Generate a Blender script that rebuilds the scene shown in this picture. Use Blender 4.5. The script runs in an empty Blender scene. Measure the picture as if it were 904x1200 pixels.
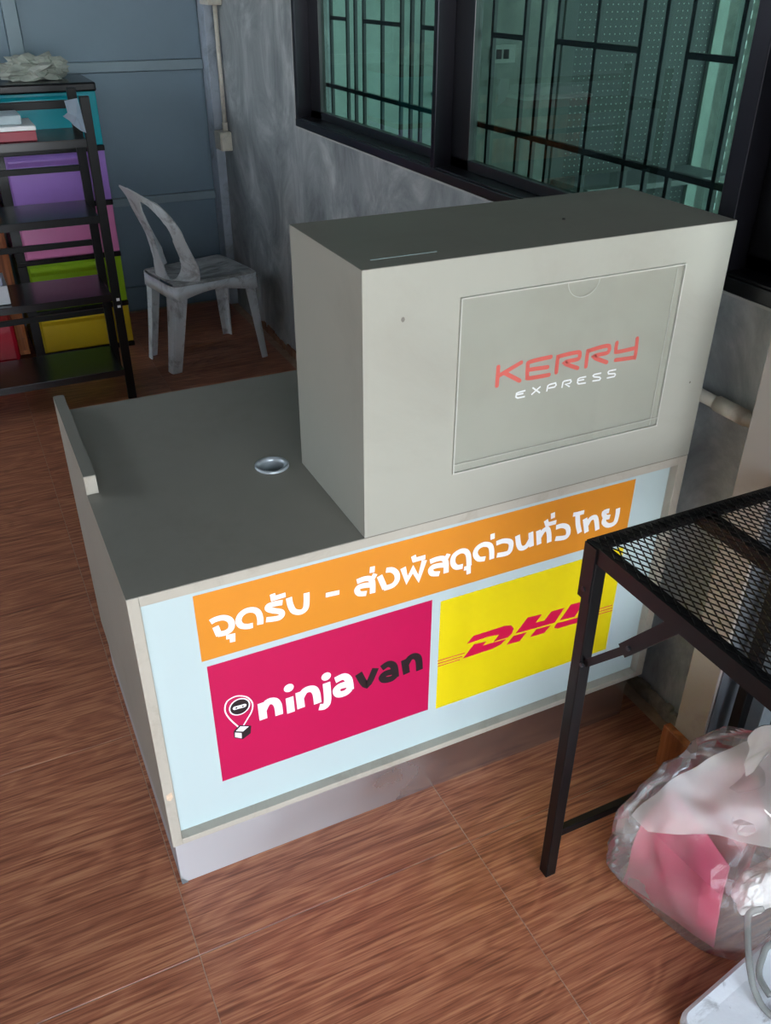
import bpy, bmesh, math, random
from mathutils import Vector, Matrix, noise
random.seed(7)
S = bpy.context.scene
C = S.collection
R = math.radians

# ---------------------------------------------------------------- camera, world, exposure
camd = bpy.data.cameras.new('camera'); cam = bpy.data.objects.new('camera', camd); C.objects.link(cam)
PITCH, YAW, ROLL, FPX = 0.5541864, -0.4500281, 0.0043525, 1020.162
fw = Vector((-math.sin(YAW)*math.cos(PITCH), math.cos(YAW)*math.cos(PITCH), -math.sin(PITCH)))
rt = Vector((math.cos(YAW), math.sin(YAW), 0)); up = rt.cross(fw)
r2 = math.cos(ROLL)*rt + math.sin(ROLL)*up; u2 = -math.sin(ROLL)*rt + math.cos(ROLL)*up
M = Matrix((r2, u2, -fw)).transposed().to_4x4(); M.translation = Vector((-0.111888, -1.217336, 1.632502))
cam.matrix_world = M
camd.sensor_fit = 'VERTICAL'; camd.sensor_height = 24; camd.lens = 24*FPX/1200; camd.clip_start = 0.02
S.camera = cam
S.view_settings.view_transform = 'Standard'; S.view_settings.look = 'None'
S.view_settings.gamma = 1; S.view_settings.use_curve_mapping = False
S.view_settings.exposure = 0.87
S.cycles.use_denoising = True
S.cycles.max_bounces = 10; S.cycles.transparent_max_bounces = 24; S.cycles.sample_clamp_indirect = 6
W = bpy.data.worlds.new('sky'); S.world = W; W.use_nodes = True
wn = W.node_tree.nodes; wl = W.node_tree.links
bg = wn['Background']; tc = wn.new('ShaderNodeTexCoord'); sx = wn.new('ShaderNodeSeparateXYZ'); cr = wn.new('ShaderNodeValToRGB')
wl.new(tc.outputs['Generated'], sx.inputs[0]); wl.new(sx.outputs['Z'], cr.inputs[0]); wl.new(cr.outputs[0], bg.inputs[0])
cr.color_ramp.elements[0].color = (0.86, 0.90, 0.93, 1); cr.color_ramp.elements[1].color = (0.55, 0.72, 1.0, 1)
bg.inputs[1].default_value = 6.0
sund = bpy.data.lights.new('sun', 'SUN'); sund.energy = 13.0; sund.angle = R(3); sund.color = (1, .95, .88)
sun = bpy.data.objects.new('sun', sund); C.objects.link(sun); sun.rotation_euler = (R(-22), R(-24), 0)

# ---------------------------------------------------------------- helpers
class NT:
    def __init__(s, name):
        s.m = bpy.data.materials.new(name); s.m.use_nodes = True; s.t = s.m.node_tree; s.p = s.t.nodes['Principled BSDF']
    def n(s, k, **kw):
        o = s.t.nodes.new('ShaderNode'+k)
        for a, b in kw.items():
            if a in o.inputs.keys(): o.inputs[a].default_value = b
            elif hasattr(o, a): setattr(o, a, b)
            else: o.inputs[a.replace('_', ' ')].default_value = b
        return o
    def l(s, a, b): s.t.links.new(a, b)
def rgb(h):
    v = [int(h[i:i+2], 16)/255 for i in (0, 2, 4)]
    return tuple([(c/12.92 if c <= .04045 else ((c+.055)/1.055)**2.4) for c in v]+[1])
def coords(k, scale=(1, 1, 1), rnd=False, src='Object'):
    t = k.n('TexCoord'); mp = k.n('Mapping'); mp.inputs['Scale'].default_value = scale
    k.l(t.outputs[src], mp.inputs['Vector'])
    if rnd:
        oi = k.n('ObjectInfo'); mu = k.n('VectorMath', operation='MULTIPLY'); mu.inputs[1].default_value = (37, 53, 17)
        k.l(oi.outputs['Random'], mu.inputs[0]); ad = k.n('VectorMath', operation='ADD')
        k.l(mp.outputs[0], ad.inputs[0]); k.l(mu.outputs[0], ad.inputs[1]); return ad.outputs[0]
    return mp.outputs[0]
def mat(name, col, rough=.5, metal=0, var=.12, vscale=8, bump=.0, bscale=60, stain=None, stain_amt=.5, stain_scale=5, scale=(1, 1, 1), spec=.5, coat=0, lo=.5, hi=.65):
    """paint-like surface: base colour with mottling, optional stains, fine bump"""
    k = NT(name); c = rgb(col) if isinstance(col, str) else col
    v = coords(k, scale)
    n1 = k.n('TexNoise', Scale=vscale, Detail=6, Roughness=.6); k.l(v, n1.inputs['Vector'])
    r = k.n('ValToRGB'); r.color_ramp.elements[0].position = .3; r.color_ramp.elements[1].position = .7
    r.color_ramp.elements[0].color = tuple(x*(1-var) for x in c[:3])+(1,); r.color_ramp.elements[1].color = tuple(min(1, x*(1+var)) for x in c[:3])+(1,)
    k.l(n1.outputs['Fac'], r.inputs[0]); out = r.outputs[0]
    if stain:
        n2 = k.n('TexNoise', Scale=stain_scale, Detail=9, Roughness=.7, Distortion=.6); k.l(v, n2.inputs['Vector'])
        q = k.n('ValToRGB'); q.color_ramp.elements[0].position = lo; q.color_ramp.elements[1].position = hi
        k.l(n2.outputs['Fac'], q.inputs[0]); mu = k.n('Math', operation='MULTIPLY'); mu.inputs[1].default_value = stain_amt; k.l(q.outputs[0], mu.inputs[0])
        mx = k.n('MixRGB'); k.l(mu.outputs[0], mx.inputs[0]); k.l(out, mx.inputs[1]); mx.inputs[2].default_value = rgb(stain); out = mx.outputs[0]
    k.l(out, k.p.inputs['Base Color'])
    k.p.inputs['Roughness'].default_value = rough; k.p.inputs['Metallic'].default_value = metal
    k.p.inputs['Specular IOR Level'].default_value = spec; k.p.inputs['Coat Weight'].default_value = coat
    if bump:
        n3 = k.n('TexNoise', Scale=bscale, Detail=4); k.l(v, n3.inputs['Vector'])
        b = k.n('Bump', Strength=bump, Distance=.004); k.l(n3.outputs['Fac'], b.inputs['Height']); k.l(b.outputs[0], k.p.inputs['Normal'])
    return k.m
def wood_tile(name, c0, c1, c2, rough=.33, rnd=True, axis='x', gs=1.0):
    k = NT(name)
    sc = (4*gs, 150*gs, 1) if axis == 'x' else ((26*gs, 26*gs, 2.2*gs))
    v = coords(k, sc, rnd); n1 = k.n('TexNoise', Scale=1.3, Detail=9, Roughness=.62, Distortion=.5); k.l(v, n1.inputs['Vector'])
    v2 = coords(k, (1.5*gs, 6*gs, 1) if axis == 'x' else (6*gs, 6*gs, 1.5*gs), rnd); n2 = k.n('TexNoise', Scale=1.2, Detail=3, Distortion=.9); k.l(v2, n2.inputs['Vector'])
    wv = k.n('Math', operation='MULTIPLY'); wv.inputs[1].default_value = 60; k.l(n2.outputs['Fac'], wv.inputs[0])
    sn = k.n('Math', operation='SINE'); k.l(wv.outputs[0], sn.inputs[0])
    ma = k.n('Math', operation='MULTIPLY_ADD'); ma.inputs[1].default_value = .045; k.l(sn.outputs[0], ma.inputs[0]); k.l(n1.outputs['Fac'], ma.inputs[2])
    r = k.n('ValToRGB'); e = r.color_ramp.elements; e[0].position = .33; e[0].color = rgb(c0); e[1].position = .64; e[1].color = rgb(c2)
    m_ = e.new(.5); m_.color = rgb(c1); k.l(ma.outputs[0], r.inputs[0])
    # scattered pale flecks following the grain
    v3 = coords(k, tuple(a*1.3 for a in sc), rnd); n3 = k.n('TexNoise', Scale=1.6, Detail=2); k.l(v3, n3.inputs['Vector'])
    q = k.n('ValToRGB'); q.color_ramp.elements[0].position = .66; q.color_ramp.elements[1].position = .74; k.l(n3.outputs['Fac'], q.inputs[0])
    f = k.n('Math', operation='MULTIPLY'); f.inputs[1].default_value = .3; k.l(q.outputs[0], f.inputs[0])
    mx = k.n('MixRGB'); mx.inputs[2].default_value = rgb('c58a63'); k.l(f.outputs[0], mx.inputs[0]); k.l(r.outputs[0], mx.inputs[1]); k.l(mx.outputs[0], k.p.inputs['Base Color'])
    n4 = k.n('TexNoise', Scale=3, Detail=5); k.l(coords(k, (1, 1, 1), rnd), n4.inputs['Vector'])
    mr = k.n('MapRange'); mr.inputs['To Min'].default_value = rough-.08; mr.inputs['To Max'].default_value = rough+.16; k.l(n4.outputs['Fac'], mr.inputs['Value']); k.l(mr.outputs[0], k.p.inputs['Roughness'])
    b = k.n('Bump', Strength=.25, Distance=.002); k.l(n1.outputs['Fac'], b.inputs['Height']); k.l(b.outputs[0], k.p.inputs['Normal'])
    return k.m
def glass(name, tint, rough=0.0, refl=1.0, ior=1.5):
    k = NT(name); t = k.t; t.nodes.remove(k.p)
    tr = k.n('BsdfTransparent'); tr.inputs[0].default_value = tint; gl = k.n('BsdfGlossy'); gl.inputs['Roughness'].default_value = rough
    fr = k.n('Fresnel', IOR=ior); mu = k.n('Math', operation='MULTIPLY'); mu.inputs[1].default_value = refl; ge = k.n('NewGeometry'); iv = k.n('Math', operation='SUBTRACT'); iv.inputs[0].default_value = 1; k.l(ge.outputs['Backfacing'], iv.inputs[1]); m0 = k.n('Math', operation='MULTIPLY'); k.l(fr.outputs[0], m0.inputs[0]); k.l(iv.outputs[0], m0.inputs[1]); k.l(m0.outputs[0], mu.inputs[0])
    mx = k.n('MixShader'); k.l(mu.outputs[0], mx.inputs[0]); k.l(tr.outputs[0], mx.inputs[1]); k.l(gl.outputs[0], mx.inputs[2])
    k.l(mx.outputs[0], t.nodes['Material Output'].inputs[0]); return k.m

def nb(): return bmesh.new()
def box(bm, x0, x1, y0, y1, z0, z1, bev=0):
    r = bmesh.ops.create_cube(bm, size=1.0)
    vs = r['verts']
    for v in vs: v.co = Vector(((x0+x1)/2+v.co.x*(x1-x0), (y0+y1)/2+v.co.y*(y1-y0), (z0+z1)/2+v.co.z*(z1-z0)))
    if bev:
        es = list({e for v in vs for e in v.link_edges})
        bmesh.ops.bevel(bm, geom=es, offset=bev, segments=2, affect='EDGES', profile=.5)
    return bm
def prism(bm, pts, ax, a0, a1):
    """extrude polygon pts (2-D, in the two other axes in order) along axis ax from a0 to a1"""
    def mk(p, a):
        l = list(p); l.insert(ax, a); return bm.verts.new(l)
    A = [mk(p, a0) for p in pts]; B = [mk(p, a1) for p in pts]; n = len(pts)
    bm.faces.new(A[::-1]); bm.faces.new(B)
    for i in range(n): bm.faces.new((A[i], A[(i+1) % n], B[(i+1) % n], B[i]))
    bmesh.ops.recalc_face_normals(bm, faces=bm.faces[:]); return bm
def beam(bm, p, q, w, h, up=(0, 0, 1)):
    """rectangular bar from p to q, w across, h along up"""
    p, q = Vector(p), Vector(q); d = (q-p).normalized(); u = Vector(up); s = d.cross(u).normalized(); u = s.cross(d)
    vs = [bm.verts.new(c+s*a*w/2+u*b*h/2) for c in (p, q) for a, b in ((-1, -1), (1, -1), (1, 1), (-1, 1))]
    for f in ((3, 2, 1, 0), (4, 5, 6, 7), (0, 1, 5, 4), (1, 2, 6, 5), (2, 3, 7, 6), (3, 0, 4, 7)): bm.faces.new([vs[i] for i in f])
    return bm
def tube(bm, pts, r, seg=12, cap=True):
    pts = [Vector(p) for p in pts]; n = len(pts); rings = []; prev = None
    for i, p in enumerate(pts):
        d = (pts[min(i+1, n-1)]-pts[max(i-1, 0)]).normalized()
        if prev is None: a = Vector((0, 0, 1)) if abs(d.z) < .9 else Vector((1, 0, 0)); s = d.cross(a).normalized()
        else: s = (prev-d*prev.dot(d)).normalized()
        prev = s; t = d.cross(s); rr = r[i] if isinstance(r, (list, tuple)) else r
        rings.append([bm.verts.new(p+(s*math.cos(2*math.pi*j/seg)+t*math.sin(2*math.pi*j/seg))*rr) for j in range(seg)])
    for a, b in zip(rings, rings[1:]):
        for j in range(seg): bm.faces.new((a[j], a[(j+1) % seg], b[(j+1) % seg], b[j]))
    if cap: bm.faces.new(rings[0][::-1]); bm.faces.new(rings[-1])
    bmesh.ops.recalc_face_normals(bm, faces=bm.faces[:]); return bm
def cr_spline(P, k=6, closed=False):
    P = [Vector(p) for p in P]; n = len(P); out = []
    g = (lambda i: P[i % n]) if closed else (lambda i: P[min(max(i, 0), n-1)])
    for i in range(n if closed else n-1):
        a, b, c, d = g(i-1), g(i), g(i+1), g(i+2)
        for j in range(k):
            t = j/k; out.append(.5*((2*b)+(c-a)*t+(2*a-5*b+4*c-d)*t*t+(3*b-a-3*c+d)*t**3))
    if not closed: out.append(P[-1])
    return out
def obj(name, bm, m, parent=None, smooth=False, loc=None):
    me = bpy.data.meshes.new(name); bm.to_mesh(me); bm.free(); me.materials.append(m)
    if smooth:
        for p in me.polygons: p.use_smooth = True
    o = bpy.data.objects.new(name, me); C.objects.link(o)
    if parent:
        o.parent = parent; o.location = -Vector(parent['_o']) if '_o' in parent else (0, 0, 0)
        if '_o' not in parent and parent.parent and '_o' in parent.parent: o.location = (0, 0, 0)
    if loc: o.location = loc
    return o
def thing(name, label, cat, loc, group=None):
    """empty at the thing's base; parts are built in world coordinates and parented to it"""
    o = bpy.data.objects.new(name, None); C.objects.link(o); o.location = loc; o.empty_display_size = .1
    o['_o'] = list(loc); o['label'] = label; o['category'] = cat
    if group: o['group'] = group
    return o
def tag(o, label, cat, group=None):
    o['label'] = label; o['category'] = cat
    if group: o['group'] = group
    return o
def struct(name, bm, m, parent=None, **kw):
    o = obj(name, bm, m, parent, **kw)
    if not parent: o['kind'] = 'structure'
    return o
def ribbon(bm, pts, w, y, closed=False, round_cap=False):
    """flat lettering stroke in the plane y, pts are (x, z), lies in front of the plane"""
    P = [Vector((a, b)) for a, b in pts]; n = len(P)
    L = []; Rr = []
    for i in range(n):
        if closed: a, b = P[(i-1) % n], P[(i+1) % n]
        else: a, b = P[max(i-1, 0)], P[min(i+1, n-1)]
        d1 = (P[i]-a); d2 = (b-P[i]); d1 = d1.normalized() if d1.length > 1e-9 else d2.normalized(); d2 = d2.normalized() if d2.length > 1e-9 else d1
        d = (d1+d2); d = d.normalized() if d.length > 1e-6 else d1; nn = Vector((-d.y, d.x)); c = max(.6, nn.dot(Vector((-d1.y, d1.x))))
        L.append(P[i]+nn*w/2/c); Rr.append(P[i]-nn*w/2/c)
    lv = [bm.verts.new((p.x, y, p.y)) for p in L]; rv = [bm.verts.new((p.x, y, p.y)) for p in Rr]
    for i in range(n if closed else n-1):
        j = (i+1) % n; bm.faces.new((lv[i], rv[i], rv[j], lv[j]))
    if round_cap:
        for q, p in enumerate((P[0], P[-1])): disc(bm, p.x, p.y, w/2, w/2, y-1.3e-5*(q+1))
    return bm
def disc(bm, x, z, rx, rz, y, n=16):
    bm.faces.new([bm.verts.new((x+rx*math.cos(2*math.pi*i/n), y, z+rz*math.sin(2*math.pi*i/n))) for i in range(n)])
def flat(bm, pts, y): bm.faces.new([bm.verts.new((a, y, b)) for a, b in pts])
def ground(bm, d):
    """give flat print a hair of thickness so that it is a solid decal"""
    bmesh.ops.recalc_face_normals(bm, faces=bm.faces[:])
    for f in bm.faces:
        if f.normal.y > 0: f.normal_flip()
    return bm

# flat print centre lines in the sign plane (x, z)
G = {
 'thai': [[(0.138,0.641),(0.148,0.644),(0.162,0.643),(0.172,0.636),(0.176,0.625),(0.173,0.613),(0.163,0.608),(0.149,0.609)],[(0.146,0.628),(0.151,0.606)],[(0.215,0.607),(0.204,0.608),(0.193,0.614),(0.189,0.626),(0.194,0.638),(0.205,0.644),(0.218,0.642),(0.227,0.633),(0.23,0.618),(0.229,0.604)],[(0.275,0.64),(0.261,0.642),(0.248,0.641),(0.247,0.634),(0.257,0.627),(0.27,0.62),(0.272,0.612),(0.264,0.607),(0.241,0.611)],[(0.288,0.647),(0.29,0.629),(0.296,0.613),(0.309,0.606),(0.319,0.611),(0.322,0.625),(0.323,0.647)],[(0.426,0.64),(0.44,0.642),(0.453,0.639),(0.459,0.627),(0.459,0.602)],[(0.446,0.606),(0.431,0.61),(0.426,0.62),(0.431,0.626),(0.443,0.626),(0.457,0.623)],[(0.585,0.639),(0.6,0.641),(0.615,0.638),(0.622,0.625),(0.623,0.6)],[(0.608,0.603),(0.592,0.608),(0.587,0.618),(0.592,0.624),(0.605,0.624),(0.619,0.621)],[(0.474,0.639),(0.486,0.605)],[(0.488,0.648),(0.501,0.645),(0.511,0.633),(0.512,0.617),(0.502,0.607),(0.484,0.606)],[(0.662,0.605),(0.647,0.607),(0.638,0.62),(0.64,0.637),(0.654,0.644),(0.667,0.64),(0.674,0.627),(0.677,0.601)],[(0.715,0.608),(0.699,0.612),(0.69,0.627),(0.694,0.64),(0.708,0.645),(0.723,0.639),(0.729,0.625),(0.731,0.602)],[(0.739,0.639),(0.757,0.64),(0.774,0.632),(0.776,0.616),(0.769,0.606),(0.743,0.608)],[(0.79,0.644),(0.796,0.618),(0.804,0.608),(0.816,0.61),(0.825,0.625)],[(0.823,0.643),(0.829,0.605)],[(0.842,0.642),(0.848,0.605)],[(0.846,0.623),(0.855,0.637),(0.865,0.639),(0.871,0.624),(0.874,0.603)],[(0.887,0.637),(0.904,0.637),(0.918,0.628),(0.922,0.612),(0.914,0.604),(0.889,0.608)],[(0.94,0.657),(0.945,0.629),(0.953,0.605)],[(0.962,0.639),(0.972,0.601)],[(0.969,0.62),(0.977,0.634),(0.989,0.635),(0.995,0.623),(1.001,0.599)],[(1.026,0.642),(1.012,0.641),(1.018,0.628),(1.031,0.625)],[(1.018,0.628),(1.016,0.615),(1.03,0.603),(1.047,0.605),(1.051,0.623),(1.05,0.642)]],
 'thai_marks': [[(0.163,0.597),(0.175,0.596),(0.174,0.582)],[(0.257,0.666),(0.258,0.655),(0.282,0.656)],[(0.361,0.629),(0.389,0.627)],[(0.459,0.666),(0.458,0.652)],[(0.458,0.636),(0.465,0.647)],[(0.621,0.635),(0.627,0.646)],[(0.525,0.643),(0.534,0.609),(0.547,0.633),(0.56,0.605),(0.572,0.647)],[(0.547,0.665),(0.55,0.654),(0.574,0.654)],[(0.665,0.598),(0.676,0.597),(0.677,0.581)],[(0.728,0.666),(0.729,0.652)],[(0.858,0.663),(0.863,0.651),(0.886,0.651)],[(0.874,0.677),(0.876,0.663)],[(0.928,0.658),(0.94,0.657),(0.957,0.657)]],
 'white_word': [[(0.217,0.411),(0.218,0.366)],[(0.218,0.389),(0.229,0.407),(0.243,0.405),(0.25,0.39),(0.251,0.364)],[(0.275,0.402),(0.276,0.36)],[(0.296,0.408),(0.298,0.363)],[(0.297,0.389),(0.308,0.406),(0.324,0.405),(0.332,0.39),(0.334,0.361)],[(0.355,0.409),(0.356,0.362),(0.35,0.347),(0.337,0.349)],[(0.374,0.408),(0.393,0.411),(0.404,0.397),(0.407,0.368)],[(0.406,0.386),(0.386,0.388),(0.376,0.381),(0.381,0.367),(0.396,0.365),(0.406,0.372)]],
 'dots': [[(0.275,0.427),(0.355,0.426)]],
 'black_word': [[(0.426,0.406),(0.445,0.367),(0.465,0.406)],[(0.479,0.4),(0.495,0.406),(0.508,0.393),(0.512,0.361)],[(0.51,0.38),(0.489,0.382),(0.48,0.375),(0.486,0.365),(0.501,0.362),(0.511,0.367)],[(0.532,0.404),(0.538,0.362)],[(0.535,0.387),(0.545,0.403),(0.557,0.404),(0.566,0.392),(0.569,0.36)]],
 'pin_outline': [[(0.171,0.359),(0.152,0.394),(0.144,0.42),(0.149,0.441),(0.162,0.448),(0.175,0.447),(0.19,0.437),(0.199,0.418),(0.196,0.398),(0.185,0.38),(0.171,0.359)]],
 'pin_disc': [[(0.173,0.417),(0.152,0.42),(0.173,0.439)]],
 'pin_mask': [[(0.159,0.419),(0.187,0.417)],[(0.165,0.418),(0.18,0.417)]],
 'pin_box': [[(0.156,0.361),(0.169,0.372),(0.192,0.36),(0.189,0.34),(0.172,0.331),(0.155,0.343)],[(0.16,0.359),(0.17,0.368),(0.187,0.36),(0.174,0.352)],[(0.158,0.356),(0.171,0.349),(0.17,0.335),(0.157,0.344)]],
 'red': [[(0.684,0.391),(0.7,0.408),(0.779,0.408),(0.797,0.404),(0.805,0.392),(0.802,0.379),(0.792,0.371),(0.754,0.372),(0.767,0.388),(0.737,0.392)],[(0.677,0.352),(0.703,0.383),(0.735,0.38),(0.727,0.371),(0.787,0.368),(0.775,0.357),(0.751,0.352)],[(0.811,0.375),(0.84,0.411),(0.879,0.407),(0.864,0.388),(0.888,0.386),(0.904,0.406),(0.941,0.405),(0.918,0.369)],[(0.79,0.35),(0.807,0.37),(0.843,0.368),(0.825,0.348)],[(0.853,0.35),(0.868,0.367),(0.908,0.365),(0.892,0.348)],[(0.932,0.371),(0.958,0.408),(0.997,0.406),(0.974,0.367)],[(0.918,0.354),(0.925,0.365),(1.033,0.358),(1.013,0.345),(0.929,0.348)]],
 'stripes': [[(0.613,0.369),(0.681,0.367)],[(0.613,0.361),(0.675,0.359)],[(0.614,0.353),(0.669,0.352)],[(1.034,0.366),(1.083,0.365)],[(1.03,0.359),(1.084,0.356)],[(1.026,0.351),(1.086,0.348)]],
 'kerry': [[(0.697,1.04),(0.697,1.004)],[(0.745,1.04),(0.7,1.023)],[(0.713,1.025),(0.745,1.005)],[(0.809,1.04),(0.764,1.038),(0.76,1.03),(0.761,1.011),(0.766,1.006),(0.809,1.005)],[(0.764,1.023),(0.804,1.021)],[(0.825,1.007),(0.825,1.034),(0.83,1.038),(0.869,1.039),(0.874,1.033),(0.874,1.028),(0.869,1.025),(0.841,1.023),(0.873,1.007)],[(0.892,1.007),(0.892,1.034),(0.897,1.038),(0.935,1.041),(0.942,1.035),(0.941,1.029),(0.936,1.026),(0.907,1.024),(0.94,1.007)],[(1.006,1.044),(1.008,1.009),(1.002,1.006),(0.961,1.008)],[(0.958,1.043),(0.958,1.028),(0.964,1.024),(1.006,1.025)]],
 'express': [[(0.76,0.983),(0.745,0.982),(0.741,0.981),(0.74,0.974),(0.744,0.971),(0.76,0.971)],[(0.742,0.978),(0.756,0.978)],[(0.775,0.986),(0.793,0.972)],[(0.793,0.985),(0.774,0.972)],[(0.808,0.972),(0.809,0.983),(0.812,0.985),(0.826,0.986),(0.828,0.981),(0.825,0.978),(0.811,0.978)],[(0.842,0.973),(0.843,0.984),(0.846,0.986),(0.86,0.986),(0.862,0.982),(0.859,0.979),(0.849,0.979),(0.86,0.972)],[(0.896,0.986),(0.881,0.986),(0.877,0.984),(0.877,0.977),(0.88,0.974),(0.897,0.973)],[(0.878,0.981),(0.892,0.981)],[(0.931,0.987),(0.914,0.987),(0.912,0.985),(0.915,0.982),(0.928,0.979),(0.931,0.976),(0.929,0.973),(0.912,0.974)],[(0.966,0.988),(0.949,0.988),(0.947,0.986),(0.949,0.982),(0.964,0.98),(0.966,0.977),(0.964,0.974),(0.946,0.974)]],
}

# ---------------------------------------------------------------- materials
M_tile = wood_tile('wood_look_tile', '73422d', 'a06145', 'bd825d', .34)
M_tileL = M_tile
M_grout = mat('grout', 'a98e78', .9, var=.2, vscale=30)
M_skirtile = wood_tile('skirting_tile', '7a4423', 'a8653a', 'b87a50', .4, axis='z', gs=.8)
def concrete(name, a, b, c, sc=2.2):
    k = NT(name); v = coords(k, (1, 1, .7)); n1 = k.n('TexNoise', Scale=sc*1.5, Detail=12, Roughness=.68, Distortion=1.0); k.l(v, n1.inputs['Vector'])
    r = k.n('ValToRGB'); e = r.color_ramp.elements; e[0].position = .32; e[0].color = rgb(a); e[1].position = .7; e[1].color = rgb(c); q = e.new(.52); q.color = rgb(b)
    k.l(n1.outputs['Fac'], r.inputs[0]); k.l(r.outputs[0], k.p.inputs['Base Color']); k.p.inputs['Roughness'].default_value = .5
    n3 = k.n('TexNoise', Scale=14, Detail=6); k.l(v, n3.inputs['Vector']); bb = k.n('Bump', Strength=.15, Distance=.01); k.l(n3.outputs['Fac'], bb.inputs['Height']); k.l(bb.outputs[0], k.p.inputs['Normal'])
    return k.m
M_conc = concrete('polished_concrete', '72787a', '9fa5a5', 'cdd2cf')
M_edge = mat('raw_cement_edge', 'b9bcb8', .9, var=.15)
M_lam = mat('grey_laminate', 'a8a79a', .45, var=.03, vscale=3, stain='857b6c', stain_amt=.25, stain_scale=2.5, lo=.52, hi=.75)
M_lamtop = mat('grey_laminate_shaded', '7f7c72', .5, var=.06, vscale=3, stain='686256', stain_amt=.4, stain_scale=4, lo=.5, hi=.8)  # same laminate as the front, its colour darkened for shade on the tops
M_edgeband = mat('edge_banding', 'b4aea0', .5, var=.05, stain='8c7f6d', stain_amt=.35, stain_scale=9)
M_chip = mat('chipped_particle_board', 'd8c0a4', .9, var=.2, vscale=80)
M_panel = mat('white_acrylic', 'bccdcd', .22, var=.02, vscale=2)
M_orange = mat('orange_vinyl', 'dc8c28', .35, var=.02); M_pink = mat('crimson_vinyl', 'c00c4e', .35, var=.02); M_yellow = mat('yellow_vinyl', 'e6d010', .35, var=.02)
M_white = mat('white_vinyl', 'f6f6f6', .4, var=.01); M_blackv = mat('black_vinyl', '231a1e', .4, var=.02); M_red = mat('red_vinyl', 'd01445', .35, var=.02)
M_coral = mat('coral_vinyl', 'dc6a60', .4, var=.04)
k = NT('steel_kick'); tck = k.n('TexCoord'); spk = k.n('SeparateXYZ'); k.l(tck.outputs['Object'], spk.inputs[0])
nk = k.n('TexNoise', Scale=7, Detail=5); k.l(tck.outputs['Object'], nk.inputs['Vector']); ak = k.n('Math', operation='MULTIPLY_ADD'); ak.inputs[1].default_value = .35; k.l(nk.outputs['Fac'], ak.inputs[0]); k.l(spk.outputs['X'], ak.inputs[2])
qk = k.n('MapRange'); qk.inputs['From Min'].default_value = .1; qk.inputs['From Max'].default_value = .8; k.l(ak.outputs[0], qk.inputs['Value'])   # rougher, less metallic left end -> smoother, more metallic right end
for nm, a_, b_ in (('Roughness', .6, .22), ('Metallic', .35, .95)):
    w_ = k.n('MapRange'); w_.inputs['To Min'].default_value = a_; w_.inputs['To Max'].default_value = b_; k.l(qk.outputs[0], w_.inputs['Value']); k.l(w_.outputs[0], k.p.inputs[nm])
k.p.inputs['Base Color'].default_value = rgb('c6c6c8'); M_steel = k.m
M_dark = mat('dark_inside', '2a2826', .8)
M_pocket = glass('clear_acrylic', (.975, .98, .975, 1), .08, 1.2)
M_pocketedge = mat('acrylic_edge', 'bdbdb3', .3)
M_alu_black = mat('black_aluminium', '141519', .3, metal=.0, var=.2, spec=.6)
M_jamb = mat('black_aluminium_anodised', '24232a', .3, metal=.6, var=.1)
M_blackpaint = mat('black_steel_paint', '09090a', .42, var=.2, vscale=20, spec=.28, stain='1a1817', stain_amt=.25, stain_scale=30)
M_grille = mat('grille_paint', '10201f', .45)
M_glass = glass('teal_glass', (.40, .53, .49, 1), 0, .9, 1.45)
M_blue = mat('blue_grey_sheet', '738895', .5, var=.06, vscale=3, bump=.1, bscale=150)
M_bluef = mat('blue_grey_frame', '84979f', .5, var=.06, vscale=6)
M_post = mat('pale_steel_post', 'a9b4bf', .5, var=.1, vscale=10, stain='6d7478', stain_amt=.6, stain_scale=8)
M_pvc = mat('white_pvc', 'cfcabb', .4, var=.05, stain='8a8478', stain_amt=.3, stain_scale=20)
M_mono = mat('weathered_white_plastic', 'dfe6e8', .5, var=.06, vscale=10, stain='4d4d4a', stain_amt=.8, stain_scale=9, lo=.5, hi=.72)
M_monoseat = mat('grimy_white_plastic', 'b4b6b3', .55, var=.1, vscale=10, stain='3e3c38', stain_amt=.85, stain_scale=7, lo=.42, hi=.66, scale=(1, 2.4, 1))
M_blackpl = mat('black_plastic', '151517', .25, var=.1)
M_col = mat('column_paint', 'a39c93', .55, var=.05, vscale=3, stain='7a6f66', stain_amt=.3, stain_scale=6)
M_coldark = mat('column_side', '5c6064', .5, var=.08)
M_galv = mat('galvanised', '8b9498', .4, metal=.5, var=.15, vscale=12)
M_mortar = mat('rough_mortar', '8d8577', .95, var=.3, vscale=40, bump=.8, bscale=80)

# ---------------------------------------------------------------- setting
TX, TY = .61, .643
floor = struct('floor', box(nb(), -3.2, 1.26, -3.0, 3.78, -.06, -.0012), M_grout)
tm = None
for i in range(-5, 3):
    for j in range(-4, 6):
        x0, y0 = -.005+i*TX, -.17+j*TY
        if x0 > 1.2 or x0 < -2.6 or y0 > 3.65: continue
        if tm is None:
            b = box(nb(), .0008, TX-.0008, .0008, TY-.0008, -.012, 0)
            bmesh.ops.bevel(b, geom=[e for e in b.edges if all(v.co.z > -.001 for v in e.verts)], offset=.0008, segments=1, affect='EDGES')
            o = obj('tile', b, M_tile, floor); tm = o.data
        else:
            o = bpy.data.objects.new('tile', tm); C.objects.link(o); o.parent = floor
        o.location = (x0, y0, random.uniform(-.0004, .0001))
        o.scale = (min(1, (1.255-x0)/TX), min(1, (3.695-y0)/TY), 1)
b = nb()   # concrete wall with the window opening
box(b, 1.26, 1.42, -.18, 3.78, -.05, 1.088); box(b, 1.26, 1.42, 2.49, 3.72, 1.088, 2.9); box(b, 1.26, 1.42, -.18, 2.49, 2.35, 2.9)
wall_r = struct('wall_right', b, M_conc)
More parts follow.
